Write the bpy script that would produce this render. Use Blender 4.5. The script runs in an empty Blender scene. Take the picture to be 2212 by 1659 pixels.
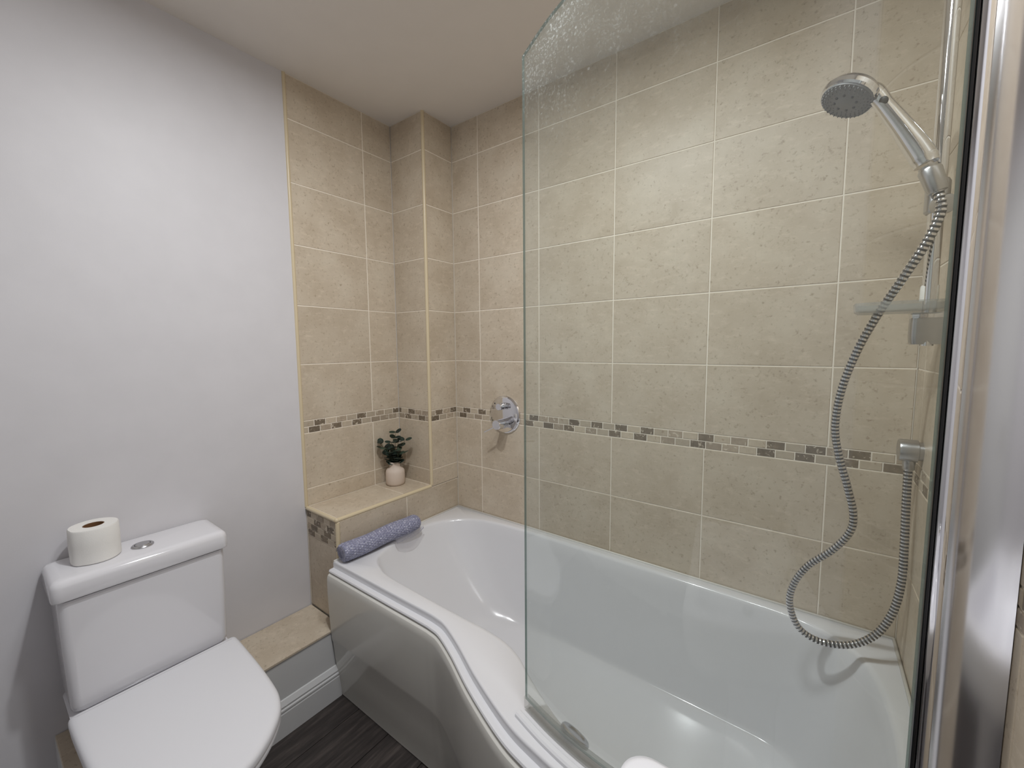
import bpy, bmesh, math, random
from mathutils import Vector, Matrix

random.seed(7)
SC = bpy.context.scene
COL = SC.collection

# ------------------------------------------------------------------ camera
cam_d = bpy.data.cameras.new('camera')
cam_d.sensor_fit = 'HORIZONTAL'
cam_d.sensor_width = 36.0
cam_d.lens = 885.5 / 2212 * 36.0
cam_d.clip_start = 0.02
cam = bpy.data.objects.new('camera', cam_d)
COL.objects.link(cam)
yaw, pitch, roll = 0.63748, -0.08947, -0.00759
fwd = Vector((-math.sin(yaw) * math.cos(pitch), math.cos(yaw) * math.cos(pitch), math.sin(pitch)))
rgt = Vector((math.cos(yaw), math.sin(yaw), 0))
upv = rgt.cross(fwd)
r2 = rgt * math.cos(roll) + upv * math.sin(roll)
u2 = -rgt * math.sin(roll) + upv * math.cos(roll)
M = Matrix((r2, u2, -fwd)).transposed().to_4x4()
M.translation = Vector((1.71203, -1.51545, 1.3885))
cam.matrix_world = M
SC.camera = cam

# ------------------------------------------------------------------ world, exposure
w = bpy.data.worlds.new('world')
SC.world = w
w.use_nodes = True
w.node_tree.nodes['Background'].inputs[0].default_value = (0.8, 0.85, 1.0, 1)
w.node_tree.nodes['Background'].inputs[1].default_value = 0.0
SC.view_settings.view_transform = 'Standard'
SC.view_settings.look = 'None'
SC.view_settings.gamma = 1.0
SC.view_settings.use_curve_mapping = False
SC.view_settings.exposure = 0.74

# recessed ceiling downlight, then an added soft fill for the tiles: position, watts (their lamps are made in the downlight builder)
CEIL = 2.458
LIGHTS = [((1.00, -1.01), 7.5, 0.07), ((1.42, -0.90), 4.6, 0.22)]
LIGHT_COL = (0.965, 0.985, 1.0)

# ------------------------------------------------------------------ helpers
def link(o, parent=None):
    COL.objects.link(o)
    if parent is not None:
        o.parent = parent
    return o

def tag(o, label=None, cat=None, group=None, kind=None):
    if label: o['label'] = label
    if cat: o['category'] = cat
    if group: o['group'] = group
    if kind: o['kind'] = kind
    return o

def obj(name, bm, mat, parent=None, smooth=False, loc=None):
    me = bpy.data.meshes.new(name)
    bmesh.ops.recalc_face_normals(bm, faces=bm.faces)
    if smooth:
        for f in bm.faces: f.smooth = True
        if smooth != True:
            for e in bm.edges:
                if len(e.link_faces) == 2 and e.calc_face_angle(0) > smooth:
                    e.smooth = False
    bm.to_mesh(me); bm.free()
    for m in (mat if isinstance(mat, (list, tuple)) else [mat]):
        me.materials.append(m)
    o = bpy.data.objects.new(name, me)
    if loc is not None: o.location = loc
    return link(o, parent)

def empty(name, loc=(0, 0, 0), rz=0):
    o = bpy.data.objects.new(name, None)
    o.empty_display_size = 0.05
    o.location = loc; o.rotation_euler = (0, 0, rz)
    return link(o)

def part(name, bm, mat, root, smooth=False):
    """mesh given in world coordinates, parented to an empty at root.location (no rotation)"""
    o = obj(name, bm, mat, None, smooth)
    o.parent = root
    off = Vector(root.location)
    p = root.parent
    while p is not None:
        off += p.location; p = p.parent
    o.data.transform(Matrix.Translation(-off))
    return o

def box(bm, x0, x1, y0, y1, z0, z1, bevel=0, seg=2):
    vs = [bm.verts.new((x, y, z)) for x in (x0, x1) for y in (y0, y1) for z in (z0, z1)]
    idx = [(0, 1, 3, 2), (4, 6, 7, 5), (0, 4, 5, 1), (2, 3, 7, 6), (0, 2, 6, 4), (1, 5, 7, 3)]
    fs = [bm.faces.new([vs[i] for i in q]) for q in idx]
    if bevel > 0:
        es = {e for f in fs for e in f.edges}
        bmesh.ops.bevel(bm, geom=list(es), offset=bevel, segments=seg, profile=0.5, affect='EDGES')
    return bm

def nb(): return bmesh.new()

def frame_from(t, up=Vector((0, 0, 1))):
    t = t.normalized()
    if abs(t.dot(up)) > 0.98: up = Vector((1, 0, 0))
    n = up.cross(t).normalized()
    return n, t.cross(n)

def tube(bm, pts, radii, seg=12, caps=True, mat_fn=None):
    pts = [Vector(p) for p in pts]
    if not isinstance(radii, (list, tuple)): radii = [radii] * len(pts)
    n = len(pts); prev = None; rings = []
    for i in range(n):
        t = (pts[min(i + 1, n - 1)] - pts[max(i - 1, 0)]).normalized()
        if prev is None: a, b = frame_from(t)
        else:
            a = prev - t * prev.dot(t)
            a = a.normalized() if a.length > 1e-6 else frame_from(t)[0]
            b = t.cross(a)
        prev = a
        rings.append([bm.verts.new(pts[i] + (a * math.cos(2 * math.pi * k / seg) + b * math.sin(2 * math.pi * k / seg)) * radii[i]) for k in range(seg)])
    for i in range(n - 1):
        for k in range(seg):
            f = bm.faces.new((rings[i][k], rings[i][(k + 1) % seg], rings[i + 1][(k + 1) % seg], rings[i + 1][k]))
            if mat_fn: f.material_index = mat_fn(i)
    if caps:
        bm.faces.new(rings[0][::-1]); bm.faces.new(rings[-1])
    return bm

def lathe(bm, origin, axis, prof, seg=32, cap0=True, cap1=True, mats=None):
    """prof: list of (distance along axis, radius)"""
    o = Vector(origin); ax = Vector(axis).normalized(); a, b = frame_from(ax)
    rings = []
    for d, r in prof:
        rings.append([bm.verts.new(o + ax * d + (a * math.cos(2 * math.pi * k / seg) + b * math.sin(2 * math.pi * k / seg)) * r) for k in range(seg)])
    for i in range(len(rings) - 1):
        for k in range(seg):
            f = bm.faces.new((rings[i][k], rings[i][(k + 1) % seg], rings[i + 1][(k + 1) % seg], rings[i + 1][k]))
            if mats: f.material_index = mats[i]
    if cap0: bm.faces.new(rings[0][::-1])
    if cap1: bm.faces.new(rings[-1])
    return bm

def loft(bm, rings, closed=True, cap0=False, cap1=False):
    vr = [[bm.verts.new(p) for p in r] for r in rings]
    n = len(vr[0])
    for i in range(len(vr) - 1):
        for k in range(n if closed else n - 1):
            bm.faces.new((vr[i][k], vr[i][(k + 1) % n], vr[i + 1][(k + 1) % n], vr[i + 1][k]))
    if cap0: bm.faces.new(vr[0][::-1])
    if cap1: bm.faces.new(vr[-1])
    return vr

def catmull(P, closed=False, n=8):
    P = [Vector(p) for p in P]; out = []; m = len(P)
    for i in range(m if closed else m - 1):
        if closed: a, b, c, d = P[i - 1], P[i], P[(i + 1) % m], P[(i + 2) % m]
        else: a, b, c, d = P[max(i - 1, 0)], P[i], P[i + 1], P[min(i + 2, m - 1)]
        for k in range(n):
            t = k / n
            out.append(0.5 * ((2 * b) + (c - a) * t + (2 * a - 5 * b + 4 * c - d) * t * t + (-a + 3 * b - 3 * c + d) * t ** 3))
    if not closed: out.append(P[-1])
    return out

def resample(P, step):
    out = [P[0].copy()]; acc = 0.0
    for a, b in zip(P, P[1:]):
        L = (b - a).length; d = step - acc
        while d <= L:
            out.append(a + (b - a) * (d / L)); d += step
        acc = (acc + L) % step if L > 0 else acc
        acc = L - (d - step)
    return out

def rrect(cx, cy, hx, hy, r, n=6):
    """rounded rectangle outline, counter-clockwise"""
    out = []
    for sx, sy, a0 in ((1, 1, 0), (-1, 1, 90), (-1, -1, 180), (1, -1, 270)):
        for k in range(n + 1):
            a = math.radians(a0 + 90 * k / n)
            out.append((cx + sx * (hx - r) + r * math.cos(a), cy + sy * (hy - r) + r * math.sin(a)))
    return out

# ------------------------------------------------------------------ materials
def srgb(r, g, b):
    f = lambda c: c / 12.92 if c <= 0.04045 else ((c + 0.055) / 1.055) ** 2.4
    return (f(r / 255), f(g / 255), f(b / 255), 1)

class NT:
    def __init__(s, name):
        s.m = bpy.data.materials.new(name); s.m.use_nodes = True
        s.t = s.m.node_tree; s.n = s.t.nodes; s.l = s.t.links
        s.b = s.n['Principled BSDF']; s.out = s.n['Material Output']
    def add(s, typ, **kw):
        n = s.n.new(typ)
        for k, v in kw.items(): setattr(n, k, v)
        return n
    def noise(s, scale, detail=4, rough=0.55, vec=None):
        n = s.add('ShaderNodeTexNoise'); n.inputs['Scale'].default_value = scale
        n.inputs['Detail'].default_value = detail; n.inputs['Roughness'].default_value = rough
        if vec is not None: s.l.new(vec, n.inputs['Vector'])
        return n.outputs['Fac']
    def ramp(s, fac, stops):
        r = s.add('ShaderNodeValToRGB'); s.l.new(fac, r.inputs[0]); e = r.color_ramp.elements
        while len(e) < len(stops): e.new(0.5)
        for el, (p, c) in zip(e, stops):
            el.position = p; el.color = c if len(c) == 4 else (*c, 1)
        return r.outputs[0]
    def mix(s, fac, a, b, mode='MIX'):
        m = s.add('ShaderNodeMix', data_type='RGBA', blend_type=mode)
        for sock, v in ((m.inputs[0], fac), (m.inputs[6], a), (m.inputs[7], b)):
            if hasattr(v, 'is_output'): s.l.new(v, sock)
            else: sock.default_value = v
        return m.outputs[2]
    def math(s, op, a, b=0.0, clamp=False):
        m = s.add('ShaderNodeMath', operation=op, use_clamp=clamp)
        for sock, v in ((m.inputs[0], a), (m.inputs[1], b)):
            if hasattr(v, 'is_output'): s.l.new(v, sock)
            else: sock.default_value = v
        return m.outputs[0]
    def pos(s, random_offset=False):
        g = s.add('ShaderNodeNewGeometry').outputs['Position']
        if not random_offset: return g
        oi = s.add('ShaderNodeObjectInfo').outputs['Random']
        v = s.add('ShaderNodeVectorMath', operation='SCALE'); v.inputs[0].default_value = (37, 19, 53)
        s.l.new(oi, v.inputs['Scale'])
        a = s.add('ShaderNodeVectorMath', operation='ADD'); s.l.new(g, a.inputs[0]); s.l.new(v.outputs[0], a.inputs[1])
        return a.outputs[0]
    def bump(s, h, strength, dist=0.001):
        b = s.add('ShaderNodeBump'); b.inputs['Strength'].default_value = strength; b.inputs['Distance'].default_value = dist
        s.l.new(h, b.inputs['Height']); s.l.new(b.outputs[0], s.b.inputs['Normal'])
    def set(s, color=None, rough=None, metal=None, spec=None, coat=None):
        if color is not None:
            if hasattr(color, 'is_output'): s.l.new(color, s.b.inputs['Base Color'])
            else: s.b.inputs['Base Color'].default_value = color
        if rough is not None:
            if hasattr(rough, 'is_output'): s.l.new(rough, s.b.inputs['Roughness'])
            else: s.b.inputs['Roughness'].default_value = rough
        if metal is not None: s.b.inputs['Metallic'].default_value = metal
        if spec is not None: s.b.inputs['Specular IOR Level'].default_value = spec
        if coat is not None: s.b.inputs['Coat Weight'].default_value = coat; s.b.inputs['Coat Roughness'].default_value = 0.05
        return s.m

def plain(name, color, rough, metal=0.0, spec=0.5, coat=None, var=0.0, bump=0.0):
    t = NT(name)
    c = color
    if var > 0:
        n = t.noise(9.0, 4, vec=t.pos())
        d = tuple(max(0, x * (1 - var)) for x in color[:3]) + (1,)
        c = t.ramp(n, [(0.35, d), (0.65, color)])
    if bump > 0:
        t.bump(t.noise(420.0, 3, vec=t.pos()), bump, 0.0006)
    return t.set(c, rough, metal, spec, coat)

M_WALL = plain('white_wall_paint', srgb(216, 214, 217), 0.5, var=0.03, bump=0.12)
M_CEIL = plain('ceiling_paint', srgb(232, 226, 219), 0.7, var=0.02, bump=0.08)
M_WOODWHITE = plain('white_gloss_wood', srgb(216, 216, 216), 0.3, var=0.02)
M_GROUT = plain('cream_grout', srgb(246, 237, 222), 0.8, var=0.05, bump=0.2)
M_TRIM = plain('cream_plastic_trim', srgb(216, 200, 168), 0.3)
M_ACRYL = plain('white_bath_acrylic', srgb(226, 226, 229), 0.16, coat=0.3)
M_PANEL = plain('white_bath_panel', srgb(214, 212, 205), 0.2, coat=0.3)
M_CERAMIC = plain('white_ceramic', srgb(228, 227, 231), 0.12, coat=0.4)
M_SEAT = plain('white_seat_plastic', srgb(226, 226, 230), 0.28)
M_CHROME = plain('chrome', (0.78, 0.78, 0.80, 1), 0.07, 1.0)
M_CHROME_D = plain('brushed_grey_chrome', (0.52, 0.52, 0.53, 1), 0.28, 1.0)
M_PROFILE = plain('polished_aluminium', (0.88, 0.88, 0.90, 1), 0.17, 1.0)
M_BLACK = plain('black_rubber', (0.008, 0.009, 0.012, 1), 0.4)
M_DGREY = plain('dark_grey_plastic', (0.045, 0.045, 0.048, 1), 0.45)
M_MGREY = plain('grey_rubber', (0.20, 0.20, 0.20, 1), 0.5)
M_SILICONE = plain('white_silicone', srgb(225, 222, 215), 0.4)
M_PAPER = plain('white_tissue', srgb(236, 234, 230), 0.95, spec=0.1, var=0.03, bump=0.6)
M_CARD = plain('brown_cardboard', srgb(120, 88, 62), 0.9, spec=0.1)
M_VASE = plain('pale_pink_stoneware', srgb(216, 200, 186), 0.6, var=0.06, bump=0.3)
M_STEM = plain('plant_stem', srgb(86, 92, 66), 0.7)

def tile_mat():
    t = NT('beige_stone_tile')
    p = t.pos(True)
    big = t.noise(7.0, 5, 0.6, p)
    base = t.ramp(big, [(0.3, srgb(190, 175, 154)), (0.5, srgb(199, 185, 165)), (0.72, srgb(207, 195, 176))])
    fine = t.noise(85.0, 4, 0.7, p)
    c = t.mix(t.ramp(fine, [(0.57, (0, 0, 0)), (0.70, (1, 1, 1))]), base, srgb(168, 152, 131))
    st = t.add('ShaderNodeMapping'); st.inputs['Scale'].default_value = (1.0, 1.0, 2.2); t.l.new(p, st.inputs['Vector'])
    mid = t.noise(26.0, 6, 0.75, st.outputs[0])
    c = t.mix(t.ramp(mid, [(0.52, (0, 0, 0)), (0.70, (0.75, 0.75, 0.75))]), c, srgb(216, 202, 182))
    oi = t.add('ShaderNodeObjectInfo').outputs['Random']
    hv = t.add('ShaderNodeHueSaturation'); t.l.new(c, hv.inputs['Color'])
    t.l.new(t.math('ADD', t.math('MULTIPLY', oi, 0.07), 0.965), hv.inputs['Value'])
    t.bump(fine, 0.12, 0.0008)
    return t.set(hv.outputs[0], 0.42)
M_TILE = tile_mat()

def stone(name, c0, c1, vein, amount):
    t = NT(name); p = t.pos(True)
    a = t.noise(70.0, 5, 0.65, p)
    c = t.ramp(a, [(0.3, c0), (0.7, c1)])
    n = t.add('ShaderNodeTexNoise'); n.inputs['Scale'].default_value = 55.0; n.inputs['Detail'].default_value = 6; n.inputs['Distortion'].default_value = 1.6
    t.l.new(p, n.inputs['Vector'])
    c = t.mix(t.ramp(n.outputs['Fac'], [(amount, (0, 0, 0)), (amount + 0.06, (1, 1, 1))]), c, vein)
    oi = t.add('ShaderNodeObjectInfo').outputs['Random']
    hv = t.add('ShaderNodeHueSaturation'); t.l.new(c, hv.inputs['Color'])
    t.l.new(t.math('ADD', t.math('MULTIPLY', oi, 0.3), 0.85), hv.inputs['Value'])
    t.bump(a, 0.3, 0.001)
    return t.set(hv.outputs[0], 0.5)
M_STONE_L = stone('pale_travertine', srgb(182, 168, 148), srgb(196, 183, 163), srgb(166, 148, 126), 0.64)
M_STONE_M = stone('veined_travertine', srgb(160, 144, 126), srgb(180, 166, 146), srgb(206, 194, 176), 0.58)
M_STONE_D = stone('dark_brown_marble', srgb(104, 92, 76), srgb(134, 120, 102), srgb(206, 194, 176), 0.585)

def plank_mat():
    t = NT('dark_wood_vinyl'); p = t.pos(True)
    mp = t.add('ShaderNodeMapping'); mp.inputs['Scale'].default_value = (14.0, 1.3, 1.0); t.l.new(p, mp.inputs['Vector'])
    g = t.noise(4.0, 8, 0.7, mp.outputs[0])
    c = t.ramp(g, [(0.28, srgb(34, 29, 28)), (0.5, srgb(56, 50, 48)), (0.7, srgb(86, 78, 74))])
    t.bump(g, 0.15, 0.001)
    return t.set(c, 0.5)
M_PLANK = plank_mat()

def leaf_mat():
    t = NT('eucalyptus_leaf')
    oi = t.add('ShaderNodeObjectInfo').outputs['Random']
    c = t.ramp(oi, [(0.0, srgb(24, 40, 34)), (0.6, srgb(38, 56, 46)), (1.0, srgb(74, 86, 68))])
    return t.set(c, 0.5)
M_LEAF = leaf_mat()

def glass_mat():
    t = NT('shower_glass')
    geo = t.add('ShaderNodeNewGeometry')
    # index seen from either side of the pane
    ior = t.math('SUBTRACT', 1.5, t.math('MULTIPLY', geo.outputs['Backfacing'], 1.5 - 1 / 1.5))
    fr = t.add('ShaderNodeFresnel'); t.l.new(ior, fr.inputs['IOR'])
    tr = t.add('ShaderNodeBsdfTransparent'); tr.inputs[0].default_value = (0.935, 0.96, 0.95, 1)
    gl = t.add('ShaderNodeBsdfGlossy'); gl.inputs['Roughness'].default_value = 0.015
    m1 = t.add('ShaderNodeMixShader'); t.l.new(fr.outputs[0], m1.inputs[0]); t.l.new(tr.outputs[0], m1.inputs[1]); t.l.new(gl.outputs[0], m1.inputs[2])
    # limescale film and dried splashes, thickest near the free top corner
    pos = geo.outputs['Position']
    sx = t.add('ShaderNodeSeparateXYZ'); t.l.new(pos, sx.inputs[0])
    hz = t.math('MULTIPLY', t.math('SUBTRACT', sx.outputs[2], 1.70), 3.6, True)
    hx = t.math('MULTIPLY', t.math('SUBTRACT', 1.74, sx.outputs[0]), 2.6, True)
    zone = t.math('MULTIPLY', hz, hx)
    patch = t.ramp(t.noise(9.0, 5, 0.7, pos), [(0.34, (0, 0, 0)), (0.62, (1, 1, 1))])
    speck = t.ramp(t.noise(210.0, 4, 0.65, pos), [(0.54, (0, 0, 0)), (0.66, (1, 1, 1))])
    drop = t.add('ShaderNodeTexVoronoi'); drop.inputs['Scale'].default_value = 70.0; t.l.new(pos, drop.inputs['Vector'])
    blob = t.ramp(drop.outputs['Distance'], [(0.12, (1, 1, 1)), (0.2, (0, 0, 0))])
    blobs = t.math('MULTIPLY', blob, t.ramp(t.noise(14.0, 2, 0.5, pos), [(0.6, (0, 0, 0)), (0.66, (1, 1, 1))]))
    dirt = t.math('MULTIPLY', zone, t.math('ADD', t.math('MULTIPLY', t.math('MULTIPLY', patch, speck), 0.46), t.math('ADD', t.math('MULTIPLY', blobs, 0.45), t.math('MULTIPLY', patch, 0.04))))
    film = t.math('MULTIPLY', t.ramp(t.noise(3.5, 5, 0.6, pos), [(0.35, (0.3, 0.3, 0.3)), (0.7, (1, 1, 1))]), 0.045)
    fac = t.math('ADD', film, dirt, True)
    df = t.add('ShaderNodeBsdfDiffuse'); df.inputs[0].default_value = (0.80, 0.84, 0.83, 1)
    tl = t.add('ShaderNodeBsdfTranslucent'); tl.inputs[0].default_value = (0.80, 0.84, 0.83, 1)
    md = t.add('ShaderNodeMixShader'); md.inputs[0].default_value = 0.5; t.l.new(df.outputs[0], md.inputs[1]); t.l.new(tl.outputs[0], md.inputs[2])
    m2 = t.add('ShaderNodeMixShader'); t.l.new(fac, m2.inputs[0]); t.l.new(m1.outputs[0], m2.inputs[1]); t.l.new(md.outputs[0], m2.inputs[2])
    t.l.new(m2.outputs[0], t.out.inputs['Surface'])
    return t.m
M_GLASS = glass_mat()

def clear_mat(name, tint, diff, fac, rough=0.08):
    t = NT(name)
    geo = t.add('ShaderNodeNewGeometry')
    ior = t.math('SUBTRACT', 1.45, t.math('MULTIPLY', geo.outputs['Backfacing'], 1.45 - 1 / 1.45))
    fr = t.add('ShaderNodeFresnel'); t.l.new(ior, fr.inputs['IOR'])
    tr = t.add('ShaderNodeBsdfTransparent'); tr.inputs[0].default_value = tint
    gl = t.add('ShaderNodeBsdfGlossy'); gl.inputs['Roughness'].default_value = rough
    m1 = t.add('ShaderNodeMixShader'); t.l.new(fr.outputs[0], m1.inputs[0]); t.l.new(tr.outputs[0], m1.inputs[1]); t.l.new(gl.outputs[0], m1.inputs[2])
    df = t.add('ShaderNodeBsdfDiffuse'); df.inputs[0].default_value = diff
    m2 = t.add('ShaderNodeMixShader'); m2.inputs[0].default_value = fac; t.l.new(m1.outputs[0], m2.inputs[1]); t.l.new(df.outputs[0], m2.inputs[2])
    t.l.new(m2.outputs[0], t.out.inputs['Surface'])
    return t.m
M_GLASSEDGE = clear_mat('glass_edge', (0.30, 0.40, 0.38, 1), (0.45, 0.52, 0.50, 1), 0.35)
M_CLEARPL = clear_mat('clear_plastic', (0.86, 0.87, 0.86, 1), (0.62, 0.62, 0.60, 1), 0.22)
M_WRAPCLEAR = clear_mat('clear_wrap_film', (0.88, 0.88, 0.92, 1), (0.66, 0.66, 0.72, 1), 0.18)
def wrap_mat():
    t = NT('lilac_bubble_wrap')
    n = t.noise(120.0, 4, 0.6, t.pos())
    c = t.ramp(n, [(0.3, srgb(118, 120, 146)), (0.55, srgb(146, 148, 172)), (0.72, srgb(204, 205, 220))])
    t.set(c, 0.10, spec=0.7)
    t.b.inputs['Transmission Weight'].default_value = 0.0
    return t.m
M_WRAP = wrap_mat()

def emis(name, col, s):
    t = NT(name); t.b.inputs['Emission Color'].default_value = (*col, 1); t.b.inputs['Emission Strength'].default_value = s
    t.b.inputs['Base Color'].default_value = (0.9, 0.9, 0.9, 1)
    return t.m
M_LAMP = emis('downlight_lens', LIGHT_COL, 8.0)

# ------------------------------------------------------------------ key measures (metres)
XR = 1.931          # tiled face of the right wall
BX, BY = 0.231, 0.183   # corner boxing
YL = 0.678          # where the tiling stops on the left wall
YF = -2.30          # front wall behind the camera
ROWZ = [CEIL, 2.2911, 2.0492, 1.8073, 1.5654, 1.3235, 1.0860]   # tile courses above the mosaic
MOS_T, MOS_B = 1.0860, 1.0330
ZB = 0.7951
LEDGE = 0.7196
RIM = 0.560
G = 0.0036          # joint width
TT = 0.0065         # tile thickness

# ------------------------------------------------------------------ tiles
MESHES = {}
def tile_mesh(w, h, mat, t=TT, ch=0.0012):
    key = (round(w, 4), round(h, 4), mat.name, t)
    if key in MESHES: return MESHES[key]
    bm = nb()
    a, b = w / 2, h / 2
    ring = lambda ax, bx, z: [bm.verts.new((sx * ax, sy * bx, z)) for sx, sy in ((-1, -1), (1, -1), (1, 1), (-1, 1))]
    r0, r1, r2 = ring(a, b, -t), ring(a, b, -ch), ring(a - ch, b - ch, 0)
    for p, q in ((r0, r1), (r1, r2)):
        for k in range(4): bm.faces.new((p[k], p[(k + 1) % 4], q[(k + 1) % 4], q[k]))
    bm.faces.new(r2); bm.faces.new(r0[::-1])
    me = bpy.data.meshes.new('tile'); bm.to_mesh(me); bm.free(); me.materials.append(mat)
    MESHES[key] = me
    return me

def place_tile(name, parent, plane, pos, u0, u1, v0, v1, mat, gap=G, t=TT, off=0.0):
    """plane: 'y-' faces -y (u=x, v=z); 'x+' faces +x (u=y); 'x-' faces -x (u=y); 'z+' faces up (u=x, v=y)"""
    w_, h_ = u1 - u0 - gap, v1 - v0 - gap
    if w_ < 0.003 or h_ < 0.003: return
    me = tile_mesh(w_, h_, mat, t)
    o = bpy.data.objects.new(name, me)
    u, v = (u0 + u1) / 2, (v0 + v1) / 2
    if plane == 'y-': R = Matrix(((1, 0, 0), (0, 0, -1), (0, 1, 0))); L = (u, pos - off, v)
    elif plane == 'x+': R = Matrix(((0, 0, 1), (1, 0, 0), (0, 1, 0))); L = (pos + off, u, v)
    elif plane == 'x-': R = Matrix(((0, 0, -1), (-1, 0, 0), (0, 1, 0))); L = (pos - off, u, v)
    else: R = Matrix.Identity(3); L = (u, v, pos + off)
    mw = R.to_4x4(); mw.translation = Vector(L)
    link(o, parent)
    o.matrix_local = mw
    return o

def field(parent, plane, pos, us, vs, mat=M_TILE):
    for v1, v0 in zip(vs, vs[1:]):
        for u0, u1 in zip(us, us[1:]):
            place_tile('tile', parent, plane, pos, u0, u1, v0, v1, mat)

PITCH = 0.0508
def mosaic(parent, plane, pos, u0, u1, z_top, rows, phase=0.0, flip=0, rowh=0.0265, pitch=PITCH):
    for r in range(rows):
        zt = z_top - r * rowh
        k = 0
        u = u0 - phase - (pitch / 2 if r % 2 else 0)
        while u < u1 - 0.002:
            a, b = max(u, u0), min(u + pitch, u1)
            if b - a > 0.007:
                dark = ((k + flip + (r // 2)) % 2 == 1)
                x = random.random()
                m = (M_STONE_D if x < 0.78 else M_STONE_M) if dark else (M_STONE_L if x < 0.8 else M_STONE_M)
                place_tile('mosaic_tile', parent, plane, pos, a, b, zt - rowh, zt, m, gap=0.003, t=0.006, off=random.uniform(-0.0003, 0.0004))
            u += pitch; k += 1

def slab(name, x0, x1, y0, y1, z0, z1, mat, label, cat='wall'):
    o = obj(name, box(nb(), x0, x1, y0, y1, z0, z1), mat)
    return tag(o, label, cat, kind='structure')

def grout(parent, x0, x1, y0, y1, z0, z1):
    o = obj('grout', box(nb(), x0, x1, y0, y1, z0, z1), M_GROUT)
    o.parent = parent
    return o

GI = 0.0016  # grout lies this far below the tile face
# ------------------------------------------------------------------ room shell
floor = slab('floor', -0.12, 2.06, YF - 0.12, 0.12, -0.12, -0.006, plain('dark_subfloor', srgb(30, 27, 26), 0.8), 'dark wood-effect vinyl plank floor', 'floor')
ceiling = slab('ceiling', -0.12, 2.06, YF - 0.12, 0.12, CEIL, CEIL + 0.12, M_CEIL, 'plain off-white painted ceiling', 'ceiling')
wall_left = slab('wall_left', -0.12, -0.008, YF, 0.12, -0.006, CEIL, M_WALL, 'white painted wall behind the toilet, beige tiles at its far end')
# the plaster face stands level with the tile face
plaster = obj('plaster', box(nb(), -0.008, -0.001, YF, -YL - 0.006, 0.0, CEIL), M_WALL); plaster.parent = wall_left
wall_back = slab('wall_back', -0.008, XR + 0.008, 0.008, 0.12, -0.006, CEIL, M_GROUT, 'long beige tiled wall behind the bath with a mosaic band')
wall_right = slab('wall_right', XR + 0.008, 2.06, YF, 0.12, -0.006, CEIL, M_WALL, 'beige tiled wall at the shower end of the bath')
wall_front = slab('wall_front', -0.008, XR + 0.008, YF - 0.12, YF, -0.006, CEIL, M_WALL, 'white painted wall facing the bath, with the door')

# long wall
grout(wall_back, BX, XR, GI, 0.008, RIM - 0.03, CEIL)
XS = [BX + 0.001] + [0.39855 + 0.33873 * k for k in range(5)] + [XR]
field(wall_back, 'y-', 0.0, XS, ROWZ)
field(wall_back, 'y-', 0.0, XS, [MOS_B, ZB, RIM - 0.012])
mosaic(wall_back, 'y-', 0.0, BX + 0.001, XR, MOS_T, 2, phase=0.006, flip=0)

# left wall, tiled strip above the ledge
grout(wall_left, -0.008, -GI, -YL, -BY, 0.27, CEIL)
YS = [-YL, -0.3386, -BY]
field(wall_left, 'x+', 0.0, YS, ROWZ)
field(wall_left, 'x+', 0.0, YS, [MOS_B, ZB, LEDGE])
mosaic(wall_left, 'x+', 0.0, -YL, -BY, MOS_T, 2, phase=0.0, flip=0)

# corner pipe boxing
boxing = slab('wall_boxing', -0.008, BX - 0.0065, -BY + 0.0065, 0.008, 0.0, CEIL, M_GROUT, 'square beige tiled pipe boxing in the corner, from ledge to ceiling', 'boxing')
grout(boxing, 0.0, BX - GI, -BY + GI, 0.0, LEDGE - 0.01, CEIL)
field(boxing, 'y-', -BY, [0.0, BX - 0.006], ROWZ)
field(boxing, 'y-', -BY, [0.0, BX - 0.006], [MOS_B, ZB, LEDGE])
mosaic(boxing, 'y-', -BY, 0.0, BX - 0.006, MOS_T, 2, phase=0.03, flip=1)
field(boxing, 'x+', BX, [-BY + 0.006, 0.0], ROWZ)
field(boxing, 'x+', BX, [-BY + 0.006, 0.0], [MOS_B, ZB])
mosaic(boxing, 'x+', BX, -BY + 0.006, 0.0, MOS_T, 2, phase=0.02, flip=0)

# ledge beside the boxing
ledge = slab('wall_ledge', -0.008, BX - 0.0065, -YL + 0.0065, -BY + 0.0065, 0.0, LEDGE - 0.0065, M_GROUT, 'beige tiled ledge at the foot of the bath, plant standing on it', 'ledge')
grout(ledge, 0.0, BX - GI, -YL + GI, 0.0, 0.30, LEDGE - GI)
for a, b in ((-YL + 0.01, -0.3386), (-0.3386, -BY)):
    place_tile('tile', ledge, 'z+', LEDGE, 0.0, BX - 0.010, a, b, M_TILE)
field(ledge, 'x+', BX, [-YL + 0.010, -0.3340, 0.0], [LEDGE - 0.010, RIM - 0.03])
place_tile('tile', ledge, 'x+', BX, -BY, 0.0, LEDGE - 0.010, ZB, M_TILE)
# end face of the ledge: four courses of mosaic over one plain tile
mosaic(ledge, 'y-', -YL - 0.001, 0.0, BX - 0.012, LEDGE - 0.016, 4, phase=0.022, flip=1)
place_tile('tile', ledge, 'y-', -YL, 0.0, BX - 0.002, 0.284, LEDGE - 0.016 - 4 * 0.0265, M_TILE)

# low boxing that runs on behind the toilet
LOWZ, LOWY = 0.284, -1.432
low = slab('wall_low_boxing', -0.008, BX - 0.004, LOWY, -YL - 0.002, 0.0, LOWZ - 0.008, M_WOODWHITE, 'low white pipe boxing with a beige tiled top beside the toilet', 'boxing')
yy = [-YL - 0.002, -1.0167, -1.3554, LOWY]
for a, b in zip(yy, yy[1:]):
    place_tile('tile', low, 'z+', LOWZ, 0.0, BX + 0.002, b, a, M_TILE, t=0.008)

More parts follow.
